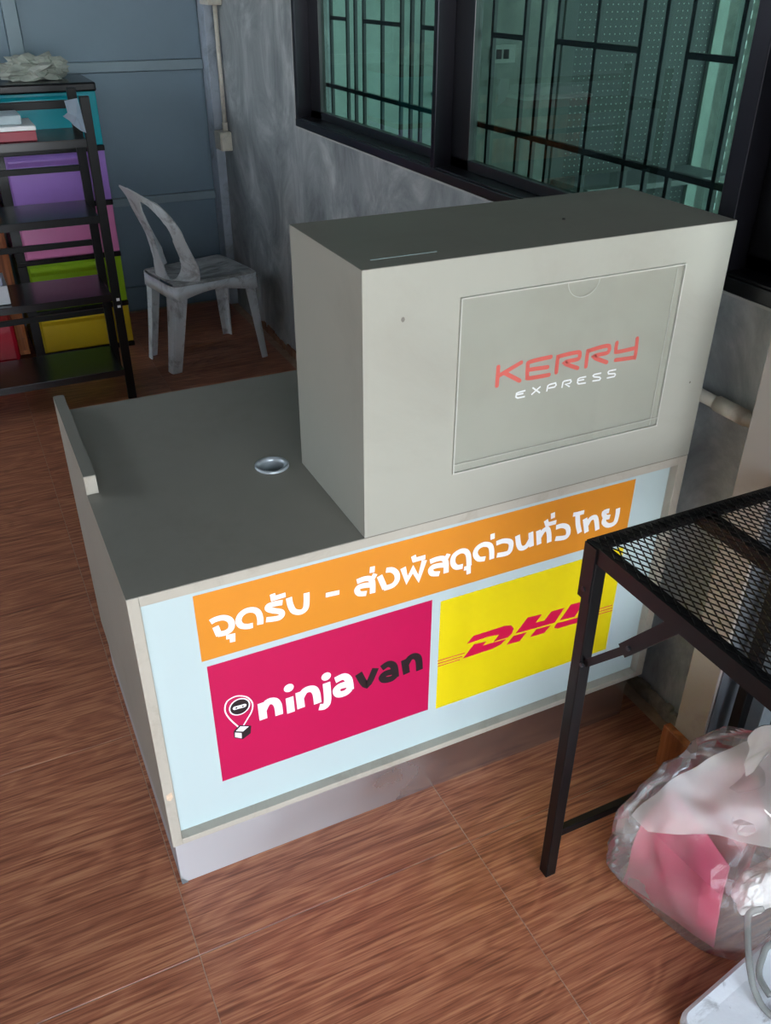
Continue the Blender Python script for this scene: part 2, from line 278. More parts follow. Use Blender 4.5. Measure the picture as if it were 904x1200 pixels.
b = nb(); box(b, 1.256, 1.262, -.18, 2.494, 1.084, 1.0895); box(b, 1.256, 1.262, 2.488, 2.4945, 1.084, 2.35); obj('plaster_edge', b, M_edge, wall_r)
b = nb(); random.seed(3)
for k in range(14):
    y = -.13+k*.018; box(b, 1.243+random.uniform(-.003, .003), 1.262, y-.002, y+.023, 0, random.uniform(.036, .048), .006)
struct('trim_1', b, M_mortar)
b = nb()
for k in range(16):
    y = 2.62+k*.034; box(b, 1.25+random.uniform(-.004, .004), 1.262, y, y+.036, 0, random.uniform(.02, .045), .003)
struct('trim_2', b, mat('broken_skirting', '8a6248', .8, var=.3, vscale=30))

# back wall: blue-grey sheet panels in a steel frame
wb = struct('wall_back', box(nb(), -3.2, 1.26, 3.72, 3.78, -.03, 2.9), M_blue)
xs = [-3.2, -2.0, -.84, .297]
def pan(x0, x1, z0, z1): obj('panel', box(nb(), x0+.003, x1-.003, 3.704, 3.722, z0+.003, z1-.003, .002), M_blue, wb)
pan(-.8, 1.205, .01, .139); pan(-.8, 1.205, .142, .574); pan(-.8, 1.205, .615, 1.212); pan(-.8, .297, 1.258, 2.2); pan(.36, 1.205, 1.258, 2.2); pan(-3.2, -.8, .01, 2.9)
obj('frame_rail', box(nb(), -.8, 1.21, 3.69, 3.722, .574, .615, .003), M_bluef, wb)
obj('frame_rail', box(nb(), -.8, 1.21, 3.69, 3.722, 1.212, 1.258, .003), M_bluef, wb)
obj('frame_rail', box(nb(), -.8, 1.21, 3.69, 3.722, 2.2, 2.25, .003), M_bluef, wb)
obj('frame_stud', box(nb(), .297, .36, 3.69, 3.722, 1.258, 2.2, .003), M_bluef, wb)
struct('trim_3', box(nb(), 1.213, 1.262, 3.6, 3.72, 0, 2.9, .004), M_post)
struct('ceiling', box(nb(), -3.3, 5.5, -3.1, 3.78, 2.9, 3.0), mat('ceiling_sheet', '4a4c4e', .8))
b = nb(); box(b, -3.3, -3.2, -3.0, 1.2, 0, 2.9); box(b, -3.3, -3.2, 1.2, 3.78, 0, 1.85); box(b, -3.3, -3.2, 1.2, 3.78, 2.7, 2.9); box(b, -3.3, -1.15, -3.1, -3.0, 0, 2.9); box(b, -1.15, 1.26, -3.1, -3.0, 2.4, 2.9)  # unseen; front piece, lintel and rear opening are shaped to steer the daylight
struct('wall_left', b, M_conc)

# windows: black aluminium frame, sashes, tinted panes, grille behind
ZB, ZT = 1.09, 2.35
GX = 1.33
def window(name, y0, y1, first_bars):
    f = struct(name, box(nb(), 1.262, 1.375, y0, y1, ZB, ZB+.035, .002), M_alu_black)
    obj('window_head', box(nb(), 1.262, 1.375, y0, y1, ZT-.035, ZT), M_alu_black, f)
    b = nb(); zs0, zs1 = ZB+.035, ZT-.035
    box(b, GX-.014, GX+.012, y0, y1, zs0, zs0+.03, .002); box(b, GX-.014, GX+.012, y0, y1, zs1-.03, zs1, .002)
    box(b, GX-.014, GX+.012, y1-.105, y1, zs0, zs1, .002); box(b, GX-.014, GX+.012, y0, y0+.045, zs0, zs1, .002)
    sash = obj('sash', b, M_alu_black, f)
    obj('pane', box(nb(), GX-.002, GX+.002, y0+.04, y1-.10, zs0+.025, zs1-.025), M_glass, sash)
    for y, kind in first_bars:
        obj('grille_bar', box(nb(), 1.385, 1.397, y-.006, y+.006, 1.05, ZT, .001), M_grille, f)
    ys = [a for a, k in first_bars]
    obj('grille_rail', box(nb(), 1.384, 1.398, y0, y1, 1.236, 1.25), M_grille, f)
    for i, (y, kind) in enumerate(first_bars):
        if kind:
            y2 = kind
            obj('grille_rail', box(nb(), 1.384, 1.398, y2, y, 1.478, 1.491), M_grille, f)
    return f
window('window_1', 1.31, 2.46, [(2.402, 2.242), (2.242, 0), (2.168, 0), (2.091, 1.782), (1.934, 0), (1.782, 0), (1.707, 0), (1.634, 1.478), (1.478, 0), (1.4, 0)])
window('window_2', .105, 1.285, [(1.197, 1.035), (1.035, 0), (.958, 0), (.885, .559), (.722, 0), (.559, 0), (.482, 0), (.402, .259), (.259, 0)])
window('window_3', -.18, .06, [(-.02, 0), (-.09, -.17), (-.17, 0)])
b = nb(); box(b, 1.257, 1.376, 2.46, 2.488, ZB, ZT, .002)
struct('trim_4', b, M_jamb)
struct('trim_5', box(nb(), 1.257, 1.378, 1.2855, 1.3095, ZB, ZT, .002), M_jamb)
struct('trim_6', box(nb(), 1.257, 1.378, .0605, .1045, ZB, ZT, .002), M_jamb)
struct('trim_8', box(nb(), 1.254, 1.30, -.18, 2.488, ZB, ZB+.03, .003), M_alu_black)

# room behind the glass
M_in1 = mat('interior_paint', 'b9c9c2', .6, var=.04); M_in2 = concrete('interior_concrete', '767c74', '8f958c', 'a9aea3', 4)
struct('wall_inner_back', box(nb(), 2.73, 5.4, 3.7, 3.8, 0, 2.9), M_in2)
b = nb(); box(b, 1.42, 2.73, 3.70, 3.8, 0, 2.9); struct('wall_inner_left', b, M_in1)
struct('floor_inner', box(nb(), 1.42, 5.4, -3, 3.8, -.05, 0), mat('inner_floor', '8d8880', .4))
struct('ceiling_inner', box(nb(), 1.42, 5.4, -3, 3.8, 2.9, 3.0), mat('inner_ceiling', 'c0c4c0', .7))
b = nb(); box(b, 5.4, 5.5, 2.4, 3.8, 0, 2.9); box(b, 5.4, 5.5, -3, 2.4, 0, .8); box(b, 5.4, 5.5, -3, 2.4, 2.5, 2.9); struct('wall_inner_right', b, M_in1)
# wall outlet inside the room
t = thing('wall_outlet', 'pale double switch plate on the concrete wall seen through the window', 'switch', (3.02, 3.69, 1.23))
obj('plate', box(nb(), 2.93, 3.10, 3.687, 3.70, 1.18, 1.28, .004), mat('outlet_plate', 'b9bdb5', .5), t)
for x in (2.985, 3.035): obj('socket', box(nb(), x-.018, x+.018, 3.683, 3.69, 1.205, 1.255, .002), M_dark, t)
t = thing('inner_door', 'pale door with a small round knob behind the left window pane', 'door', (2.2, 3.69, 0))
obj('door_leaf', box(nb(), 1.75, 2.62, 3.672, 3.695, .01, 2.1, .003), mat('door_paint', 'c4d6cf', .45), t)
b = nb(); bmesh.ops.create_uvsphere(b, u_segments=12, v_segments=8, radius=.03, matrix=Matrix.Translation((2.54, 3.61, 1.04))); tube(b, [(2.54, 3.68, 1.04), (2.54, 3.62, 1.04)], .012)
obj('knob', b, M_galv, t, True)
# perforated display rack inside
t = thing('display_rack', 'perforated grey display rack behind the right window pane', 'rack', (3.0, 2.5, 0))
k = NT('perforated_sheet'); tcn = coords(k, (1, 1, 1)); sp = k.n('SeparateXYZ'); k.l(tcn, sp.inputs[0]); hs = []
for a in ('X', 'Z'):
    m1 = k.n('Math', operation='MULTIPLY'); m1.inputs[1].default_value = 1/.03; k.l(sp.outputs[a], m1.inputs[0])
    fr = k.n('Math', operation='FRACT'); k.l(m1.outputs[0], fr.inputs[0]); sb = k.n('Math', operation='SUBTRACT'); sb.inputs[1].default_value = .5; k.l(fr.outputs[0], sb.inputs[0])
    ab = k.n('Math', operation='ABSOLUTE'); k.l(sb.outputs[0], ab.inputs[0]); lt = k.n('Math', operation='LESS_THAN'); lt.inputs[1].default_value = .09; k.l(ab.outputs[0], lt.inputs[0]); hs.append(lt)
mm = k.n('Math', operation='MULTIPLY'); k.l(hs[0].outputs[0], mm.inputs[0]); k.l(hs[1].outputs[0], mm.inputs[1])
mx = k.n('MixRGB'); mx.inputs[1].default_value = rgb('2b302e'); mx.inputs[2].default_value = rgb('a8b0aa'); k.l(mm.outputs[0], mx.inputs[0]); k.l(mx.outputs[0], k.p.inputs['Base Color'])
M_perf = k.m
PX0, PX1, PY = 2.58, 3.46, 2.5
obj('perforated_panel', box(nb(), PX0, PX1, PY, PY+.012, .1, 2.2), M_perf, t)
for x, c_ in ((PX0, '3a403d'), (PX1+.02, '8fa095')): obj('upright', box(nb(), x-.02, x+.05, PY-.02, PY+.04, 0, 2.25, .003), mat('rack_upright', c_, .5), t)
for z in (.3, .75): obj('shelf', box(nb(), PX0, PX1, PY-.3, PY, z, z+.025), mat('rack_shelf', '6b6f6c', .5), t)
t = thing('slotted_upright', 'white slotted upright at the right edge of the right window pane', 'upright', (3.66, 2.5, 0))
obj('post', box(nb(), 3.64, 3.68, 2.49, 2.53, 0, 2.4, .002), mat('white_upright', 'dfe6e2', .5), t)
for k_ in range(34):
    obj('tooth', box(nb(), 3.6805, 3.70, 2.492, 2.515, .06+k_*.066, .06+k_*.066+.036), bpy.data.materials['white_upright'], t)
# column, its tiled foot, door beyond
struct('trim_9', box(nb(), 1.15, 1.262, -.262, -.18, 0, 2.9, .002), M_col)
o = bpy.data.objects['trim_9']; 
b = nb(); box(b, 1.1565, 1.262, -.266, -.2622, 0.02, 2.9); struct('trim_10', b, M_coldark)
struct('trim_11', box(nb(), 1.128, 1.149, -.36, -.166, 0, .125, .002), M_skirtile)
struct('trim_12', box(nb(), 1.1505, 1.25, -.36, -.268, 0, .122, .002), M_skirtile)
b = nb(); box(b, 1.262, 1.30, -3.0, -.265, 0, 2.9); struct('door_1', b, mat('dark_door_panel', '3a3f44', .35, var=.1))
obj('door_frame', box(nb(), 1.225, 1.262, -.335, -.285, .122, 2.3, .002), M_galv, bpy.data.objects['door_1'])
# ---------------------------------------------------------------- reception counter
WC, XB, HB, DB, DD = 1.2027, .434, 1.2428, .32, .8017
ct = thing('reception_counter', 'grey laminate reception counter with raised box and lettered sign panel', 'counter', (.6, .3, 0))
b = nb(); prism(b, [(.0205, .122), (DD, .122), (DD, .7896), (.378, .7896), (.378, .7482), (.0205, .7482)], 0, 0, .0235)
obj('side_panel', b, M_lam, ct)
obj('side_panel', box(nb(), 1.181, WC, .0205, DD, .122, .7482), M_lam, ct)
obj('strip_cap', box(nb(), .0002, .0233, .379, DD-.0004, .7897, .7902), M_lamtop, ct)  # thin sheet added to carry the shade-darkened top colour
obj('edge_strip', box(nb(), .0003, .0232, .3768, .3779, .7505, .7893), M_edgeband, ct)
b = box(nb(), .0237, 1.1808, .042, DD, .728, .7484)
prism(b, [(.0004, .0006), (WC-.0004, .0006), (WC-.0004, DD), (.0239, DD), (.0239, .3764), (.0004, .3764)], 2, .7486, .75)
desk = obj('desktop', b, M_lamtop, ct)
b = nb(); tube(b, [(.372, .335, .70), (.372, .335, .78)], .0275, 40); cut = obj('cutter', b, M_dark)
md = desk.modifiers.new('hole', 'BOOLEAN'); md.object = cut; md.operation = 'DIFFERENCE'; md.solver = 'EXACT'
bpy.context.view_layer.update(); me_ = bpy.data.meshes.new_from_object(desk.evaluated_get(bpy.context.evaluated_depsgraph_get())); desk.modifiers.clear(); desk.data = me_; bpy.data.objects.remove(cut)
b = nb()   # front frame with rounded corners
box(b, 0, .0205, 0, .0204, .118, .7485, .001); box(b, 1.1805, WC, 0, .0204, .118, .7485, .001)
box(b, .0206, 1.1804, 0, .0204, .7285, .7485, .001); box(b, .0206, 1.1804, 0, .026, .118, .1335, .001)
fr = obj('front_frame', b, M_edgeband, ct)
b = nb(); flat(b, [(.0045, .272), (.0165, .277), (.0175, .262), (.012, .254), (.0055, .258)], -.0004); obj('chipped_edge', b, M_chip, fr)
for a_, c_ in ((.012, .0205), (1.1806, 1.185)): obj('frame_reveal', box(nb(), a_, c_, .0206, .03, .13, .73), M_lam, ct)
pn = obj('sign_panel', box(nb(), .0206, 1.1804, .0215, .0265, .1337, .7284), M_panel, ct)
b = box(nb(), .0237, 1.1808, .0275, .04, .122, .7278); obj('back_board', b, M_lam, ct)
# stickers with flat print
ys = .0212
def sticker(x0, x1, z0, z1, m): return obj('sticker', box(nb(), x0, x1, ys, .0216, z0, z1), m, ct)
st_o = sticker(.113, 1.087, .556, .7065, M_orange); st_o['label'] = 'orange sticker with white Thai lettering'
st_p = sticker(.121, .594, .2335, .541, M_pink); st_p['label'] = 'crimson sticker with white and black word'
st_y = sticker(.614, 1.087, .2275, .53, M_yellow); st_y['label'] = 'yellow sticker with slanted red letters'
yl = ys-.0003
def sm(p, k=5): return [(q.x, q.y) for q in cr_spline([(a, b, 0) for a, b in p], k)]
b = nb()
for q_, p in enumerate(G['thai']): ribbon(b, sm(p), .0120, yl-q_*6e-6)
for q_, p in enumerate(G['thai_marks']): ribbon(b, p, .0125 if len(p) > 4 else .0105, yl-2e-4-q_*6e-6)
obj('lettering', ground(b, 0), M_white, st_o)
b = nb()
for q_, p in enumerate(G['white_word']): ribbon(b, sm(p), .0165, yl-q_*1e-5)
for (x, z) in G['dots'][0]: disc(b, x, z, .0105, .0105, yl)
obj('lettering', ground(b, 0), M_white, st_p)
b = nb()
for q_, p in enumerate(G['black_word']): ribbon(b, sm(p), .0165, yl-q_*1e-5)
o = obj('lettering', ground(b, 0), M_blackv, st_p); o['label'] = 'black lettering'
b = nb(); po = G['pin_outline'][0]; ribbon(b, sm(po), .003, yl)
for i in range(1): disc(b, .173, .419, .0215, .0215, yl+.0001, 24)
obj('pin_emblem', ground(b, 0), M_white, st_p)
b = nb(); disc(b, .173, .419, .0187, .0187, yl-.0001, 24); o = obj('emblem_disc', ground(b, 0), M_blackv, st_p); b = nb(); flat(b, G['pin_box'][0], yl-.0001); o = obj('emblem_box', ground(b, 0), M_blackv, st_p)
b = nb(); ribbon(b, [(.1635, .4195), (.1825, .4185)], .0085, yl-.0002, round_cap=True); obj('emblem_band', ground(b, 0), M_white, st_p)
for q_ in (1, 2): b = nb(); flat(b, G['pin_box'][q_], yl-.0002); obj('box_face', ground(b, 0), M_white, st_p)
for x, z in G['pin_mask'][1]: b = nb(); disc(b, x+(.0015 if x < .17 else -.0005), z+.001, .0021, .0021, yl-.0003, 10); obj('emblem_dot', ground(b, 0), M_blackv, st_p)
b = nb()
for q_, p in enumerate(G['red']): flat(b, p, yl-q_*1e-5)
b.normal_update(); bmesh.ops.triangulate(b, faces=b.faces[:])
for p in G['stripes']: ribbon(b, p, .0022, yl)
obj('lettering', ground(b, 0), M_red, st_y)
# raised box
b = nb(); prism(b, [(XB, .7505), (WC, .7505), (WC, HB), (XB, HB)], 1, .0, DB)
bx = obj('upper_box', b, M_lam, ct)
obj('box_top', box(nb(), XB+.0005, WC-.0005, .0008, DB, HB-.0002, HB+.0008), M_lamtop, ct)  # sheet giving the box top its shade-darkened colour
obj('joint_line', box(nb(), XB, 1.17, -.0003, .002, .7488, .7502), mat('joint', '8b867b', .8), ct)
tape = obj('tape_strip', box(nb(), .47, .59, .045, .0478, HB+.0008, HB+.0013), M_panel, ct)
M_hole = mat('hole', '77736a', .9)
for x_, z_, r_ in ((.506, 1.155, .0035), (1.165, .925, .002)):
    b = nb(); disc(b, x_, z_, r_, r_*1.3, -.0004, 8); obj('screw_hole', b, M_hole, bx)
b = nb(); tube(b, [(.91, .14, HB), (.91, .14, HB+.003)], .003, 8); obj('bolt', b, M_dark, bx)
# clear pocket with thumb notch
b = nb(); box(b, .612, 1.093, -.0045, -.0015, .843, 1.177)
pk = obj('poster_pocket', b, M_pocket, ct)
b = nb()
for q in ((.612, 1.093, .843, .8455), (.612, 1.093, 1.1745, 1.177), (.612, .6145, .8455, 1.1745), (1.0905, 1.093, .8455, 1.1745)): box(b, q[0], q[1], -.005, -.0002, q[2], q[3])
box(b, .6145, 1.09, -.0052, -.0044, .862, .8632); box(b, 1.072, 1.0728, -.0052, -.0044, .85, 1.17)
ribbon(b, [(.86+.034*math.cos(a), 1.1755+.03*math.sin(a)) for a in [math.pi+i*math.pi/16 for i in range(17)]], .0013, -.0052)
obj('pocket_edge', b, M_pocketedge, pk)
b = nb()
for q_, p in enumerate(G['kerry']): ribbon(b, sm(p, 4) if len(p) > 3 else p, .0082, -.0005-q_*4e-5, round_cap=True)
o = obj('lettering', ground(b, 0), M_coral, bx); o['label'] = 'coral red rounded lettering'
b = nb()
for q_, p in enumerate(G['express']): ribbon(b, p, .0031, -.0005-q_*4e-5)
o = obj('lettering', ground(b, 0), M_white, bx); o['label'] = 'small white spaced lettering'
# grommet in the desktop
GXc, GYc = .372, .335
b = nb(); prof = [(.036, .75), (.036, .7535), (.033, .7545), (.0275, .753), (.0268, .745), (.0262, .715), (.0255, .70)]
rings = [[b.verts.new((GXc+r*math.cos(a), GYc+r*math.sin(a), z)) for a in [2*math.pi*i/32 for i in range(32)]] for r, z in prof]
for r0, r1 in zip(rings, rings[1:]):
    for i in range(32): b.faces.new((r0[i], r0[(i+1) % 32], r1[(i+1) % 32], r1[i]))
bmesh.ops.recalc_face_normals(b, faces=b.faces[:])
gm = obj('cable_grommet', b, mat('grey_grommet', 'b4bcc0', .3, metal=.3), ct, True)
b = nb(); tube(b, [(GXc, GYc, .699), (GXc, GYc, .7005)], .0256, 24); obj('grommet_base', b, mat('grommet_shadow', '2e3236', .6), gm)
# kick plate
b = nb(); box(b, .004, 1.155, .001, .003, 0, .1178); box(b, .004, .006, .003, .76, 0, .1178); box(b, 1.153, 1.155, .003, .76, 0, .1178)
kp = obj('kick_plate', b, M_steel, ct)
b = nb(); flat(b, [(0, 0)]*0 or [(.004, 0), (.018, 0), (.008, .016), (.003, .02)], -.002); obj('bent_corner', b, M_galv, kp)
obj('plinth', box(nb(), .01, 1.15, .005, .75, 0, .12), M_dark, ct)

# ---------------------------------------------------------------- folding mesh table
ZT_ = .848
tb = thing('mesh_table', 'black folding table with expanded metal mesh top beside the counter', 'table', (.95, -.8, 0))
x0, x1, y0, y1 = .70, 1.205, -1.30, -.293
b = nb(); box(b, x0+.003, x1, y1-.003, y1, ZT_-.03, ZT_); box(b, x0+.003, x1, y1-.028, y1-.003, ZT_-.003, ZT_); obj('top_rail', b, M_blackpaint, tb)
b = nb(); box(b, x0, x1, y0, y0+.003, ZT_-.03, ZT_); box(b, x0, x1, y0+.003, y0+.028, ZT_-.003, ZT_); obj('top_rail', b, M_blackpaint, tb)
b = nb(); box(b, x0, x0+.003, y0+.0, y1-.0, ZT_-.03, ZT_); box(b, x0+.003, x0+.02, y0+.028, y1-.028, ZT_-.003, ZT_); obj('top_rail', b, M_blackpaint, tb)
b = nb(); box(b, x1-.003, x1, y0+.004, y1-.004, ZT_-.03, ZT_); box(b, x1-.02, x1-.003, y0+.028, y1-.028, ZT_-.003, ZT_); obj('top_rail', b, M_blackpaint, tb)
obj('middle_rail', box(nb(), .93, .955, y0+.004, y1-.004, ZT_-.028, ZT_-.004), M_blackpaint, tb)
# expanded metal: rhombus strands
b = nb(); px, py = .0135, .030; th = .0016
z = ZT_+.0012
nx = int((x1-x0-.008)/px); ny = int((y1-y0-.01)/py)
def strand(p, q): beam(b, (p[0], p[1], z), (q[0], q[1], z), th, .0018)
for i in range(nx+1):
    for j in range(ny+1):
        cx, cy = x0+.005+i*px, y1-.006-j*py
        if i < nx and j < ny:
            strand((cx, cy), (cx+px/2, cy-py/2)); strand((cx+px, cy), (cx+px/2, cy-py/2))
            strand((cx+px/2, cy-py/2), (cx, cy-py)); strand((cx+px/2, cy-py/2), (cx+px, cy-py))
ms = obj('mesh_sheet', b, M_blackpaint, tb); ms['kind'] = 'stuff'
for sx_, sy_ in ((0, 1), (0, 0), (1, 1), (1, 0)):
    lx = x0+.016 if sx_ == 0 else x1-.016; ly = y1-.014 if sy_ == 1 else y0+.014
    lg = obj('leg', box(nb(), lx-.0125, lx+.0125, ly-.0125, ly+.0125, 0, ZT_-.032, .002), M_blackpaint, tb)
    b = nb(); s = -1 if sx_ == 0 else 1
    box(b, lx+s*.0180-.0015, lx+s*.0180+.0015, ly-.016, ly+.0135, ZT_-.11, ZT_-.002); bk = obj('hinge_bracket', b, M_blackpaint, lg)
    b = nb(); tube(b, [(lx+s*.0193, ly, ZT_-.09), (lx+s*.0218, ly, ZT_-.09)], .0045, 10); obj('bolt', b, mat('dark_bolt', '3c3c40', .3, metal=.7), lg)
for sy_, yy in ((1, y1-.014), (0, y0+.014)):
    obj('cross_bar', box(nb(), x0+.029, x1-.029, yy-.008, yy+.008, .115, .135, .002), M_blackpaint, tb)
for s, xx in ((0, x0+.012), (1, x1-.012)):
    for q, ya in ((1, y1), (-1, y0)):
        dd = -1 if q == 1 else 1
        p0 = (xx, ya+dd*.03, .60); p1 = (xx, ya+dd*.13, .715); p2 = (xx, ya+dd*.21, .82)
        b = nb(); beam(b, p0, p1, .004, .014); obj('folding_brace', b, M_blackpaint, tb)
        b = nb(); beam(b, (xx, ya+dd*.115, .698), p2, .012, .024); br = obj('folding_brace', b, M_blackpaint, tb)
        sgn = -1 if s == 0 else 1
        for pp in (p1, p2, p0): b = nb(); tube(b, [(xx+sgn*.006, pp[1], pp[2]), (xx+sgn*.0095, pp[1], pp[2])], .0042, 10); obj('bolt', b, mat('dark_bolt', '3c3c40', .3, metal=.7), br)
# ---------------------------------------------------------------- shelf rack, front left
RX0, RX1, RY0, RY1 = -.62, .446, 2.515, 2.86
rk = thing('shelf_rack', 'black metal four-tier shelf rack in front of the coloured drawers', 'shelf rack', ((RX0+RX1)/2, 2.7, 0))
for x in (RX0+.018, RX1-.018):
    for y in (RY0+.016, RY1-.012):
        h = 1.235
        b = nb(); box(b, x-.018, x+.018, y-.012, y+.012, 0, h, .002); obj('leg', b, M_blackpaint, rk)
for z in (1.089, .803, .482, .146):
    b = nb(); box(b, RX0+.037, RX1-.037, RY0, RY1-.03, z-.004, z, .001); box(b, RX0+.037, RX1-.037, RY0, RY0+.003, z-.03, z-.004); box(b, RX0+.037, RX1-.037, RY1-.034, RY1-.03, z-.03, z-.004)
    obj('shelf', b, mat('shelf_sheet', '1b1b1e', .22, var=.25, vscale=6, spec=.7), rk)
for z in (.62, .31, .93):
    obj('back_rail', box(nb(), RX0+.037, RX1-.037, RY1-.02, RY1-.003, z-.012, z+.012, .002), M_blackpaint, rk)
obj('back_rail', box(nb(), RX0+.037, RX1-.037, RY1-.02, RY1-.003, 1.16, 1.19, .002), M_blackpaint, rk)
for k, (z, w) in enumerate(((.455, .012), (.425, .01))):
    b = nb(); box(b, .425, .438, RY0+.003-.0006, RY0+.0038, z-w/2, z+w/2); obj('paper_scrap', b, M_white, rk)
# ---------------------------------------------------------------- drawer tower
dt = thing('drawer_tower', 'tall five-colour plastic drawer tower against the blue wall', 'drawers', (.3, 3.38, 0))
DX0, DX1, DY = .10, .575, 3.175
b = nb(); box(b, DX0-.005, DX1+.004, DY-.006, DY+.40, 1.184, 1.222, .008); tp = obj('top', b, M_blackpl, dt)
cols = [('teal', '14a0ae', .962, 1.184), ('purple', 'a87fd2', .722, .943), ('pink', 'd880b0', .481, .699), ('green', '8fb822', .236, .459), ('yellow', 'c9ac25', .024, .214)]
for n, c, z0, z1 in cols:
    mc = mat(n+'_plastic', c, .22, var=.04, spec=.6)
    b = nb(); box(b, DX0, DX1, DY+.012, DY+.39, z0, z1, .004); body = obj('drawer_case', b, mc, dt); body['label'] = n+' drawer case'
    b = nb(); box(b, DX0+.045, DX1-.075, DY-.006, DY+.0118, z0+.006, z1-.012, .008)
    dr = obj('drawer', b, mc, dt, False); dr['label'] = n+' drawer front'
    b = nb(); prism(b, [(DY-.02, z1-.03), (DY-.006, z1-.05), (DY-.006, z1-.012), (DY-.02, z1-.022)], 0, DX0+.05, DX1-.08); obj('handle_lip', b, mc, dr)
    b = nb(); box(b, DX0-.002, DX1+.002, DY+.004, DY+.395, z0-.024, z0-.0005, .003); obj('separator', b, M_blackpl, dt)
    b = nb(); box(b, DX0-.003, DX0+.04, DY-.003, DY+.011, z0, z1, .002); obj('corner_post', b, M_blackpl, dt)
# ---------------------------------------------------------------- wooden cabinet left of the tower
wc = thing('wooden_cabinet', 'reddish wooden cabinet with framed door left of the drawer tower', 'cabinet', (-.3, 3.4, 0))
M_wood = wood_tile('cabinet_wood', '7a4220', 'b06434', 'c98048', .4, rnd=False, axis='z', gs=.5)
CX0, CX1, CY = -.62, .075, 3.2
obj('body', box(nb(), CX0, CX1, CY+.022, CY+.42, .02, 1.0, .004), M_wood, wc)
obj('top_board', box(nb(), CX0-.01, CX1+.01, CY-.005, CY+.43, 1.001, 1.025, .004), M_wood, wc)
for a, c in ((CX0+.01, (CX0+CX1)/2-.003), ((CX0+CX1)/2+.003, CX1-.01)):
    b = nb(); box(b, a, a+.06, CY, CY+.021, .34, .98, .003); box(b, c-.06, c, CY, CY+.021, .34, .98, .003); box(b, a+.061, c-.061, CY, CY+.021, .34, .4, .003); box(b, a+.061, c-.061, CY, CY+.021, .92, .98, .003)
    d = obj('door', b, M_wood, wc); obj('door_panel', box(nb(), a+.061, c-.061, CY+.008, CY+.018, .401, .919, .004), M_wood, d)
b = nb(); box(b, CX0+.01, CX1-.01, CY, CY+.021, .05, .11, .003); box(b, CX1-.07, CX1-.01, CY, CY+.021, .111, .33, .003); box(b, CX0+.01, CX0+.07, CY, CY+.021, .111, .33, .003); obj('face_frame', b, M_wood, wc)
# things on and behind the shelves
b = box(nb(), -.28, .022, 3.03, 3.17, .06, .26, .02); tag(obj('plastic_bin', b, mat('red_gloss', 'a01028', .25, var=.05)), 'glossy red bin on the floor behind the lowest shelf', 'bin')
bs = thing('flat_box', 'flat red and white box lying on the top shelf of the rack', 'box', (-.05, 2.66, 1.09))
obj('base', box(nb(), -.15, .235, 2.54, 2.76, 1.090, 1.125, .002), mat('box_red', 'a3263c', .4), bs); obj('lid', box(nb(), -.152, .237, 2.538, 2.762, 1.126, 1.142, .002), M_white, bs)
b = box(nb(), -.12, .195, 2.58, 2.74, 1.1435, 1.175, .003); tag(obj('paper_stack', b, mat('pale_paper', 'b8c6cc', .6)), 'pale stack of paper on top of the red and white box', 'paper')
b = box(nb(), -.25, .015, 2.55, 2.75, .484, .56, .003); tag(obj('notebook', b, mat('white_card', 'c8ccd2', .5)), 'white notebook block on the third shelf at the photo edge', 'book')
b = box(nb(), -.25, .0, 2.55, 2.75, .562, .60, .003); tag(obj('paper_pack', b, mat('lilac_card', '9aa0b8', .5)), 'bluish paper pack resting on the white notebook block', 'paper')

def crumple(name, c, size, seed, m, sub=4, amp=.25, parent=None, freq=3.5, ridge=True):
    b = nb(); bmesh.ops.create_icosphere(b, subdivisions=sub, radius=1)
    for v in b.verts:
        n = v.co.normalized(); s = Vector((seed*3.1, seed*1.7, seed))
        a = noise.noise(n*freq+s); a2 = abs(noise.noise(n*freq*2.1+s)); d = 1+amp*a+amp*.7*(a2-.2)
        p = n*d; v.co = Vector((c[0]+p.x*size[0], c[1]+p.y*size[1], max(c[2]-size[2]*.8, c[2]+p.z*size[2])))
    return obj(name, b, m, parent)
o = crumple('crumpled_cloth', (.35, 3.33, 1.268), (.135, .07, .055), 3, mat('grey_cloth', 'a2a69c', .8, var=.15, vscale=20), amp=.6, freq=2.6)
tag(o, 'crumpled off-white cloth lying on top of the drawer tower', 'cloth')
# torn paper on the rack post
b = nb(); P = [(.352, 1.225), (.40, 1.232), (.406, 1.20), (.408, 1.16), (.412, 1.11), (.395, 1.118), (.37, 1.14), (.36, 1.155), (.338, 1.172), (.356, 1.185)]
V = [b.verts.new((x, 2.507-.006*math.sin(i*2.3), z)) for i, (x, z) in enumerate(P)]; cc = b.verts.new((.385, 2.498, 1.17))
for i in range(len(V)): b.faces.new((V[i], V[(i+1) % len(V)], cc))
bmesh.ops.solidify(b, geom=b.faces[:], thickness=.0008)
o = obj('torn_paper', b, mat('torn_paper', 'b9c6d6', .7, var=.1)); tag(o, 'torn white paper stuck to the top of the rack post', 'paper')

# ---------------------------------------------------------------- plastic chair
CO = Vector((.86, 2.9, 0)); TH = R(11.3)
def cw(x, y, z): return Vector((CO.x+x*math.cos(TH)-y*math.sin(TH), CO.y+x*math.sin(TH)+y*math.cos(TH), z))
ch = thing('plastic_chair', 'grimy white plastic armless chair facing the concrete wall', 'chair', tuple(CO))
SZ = .43
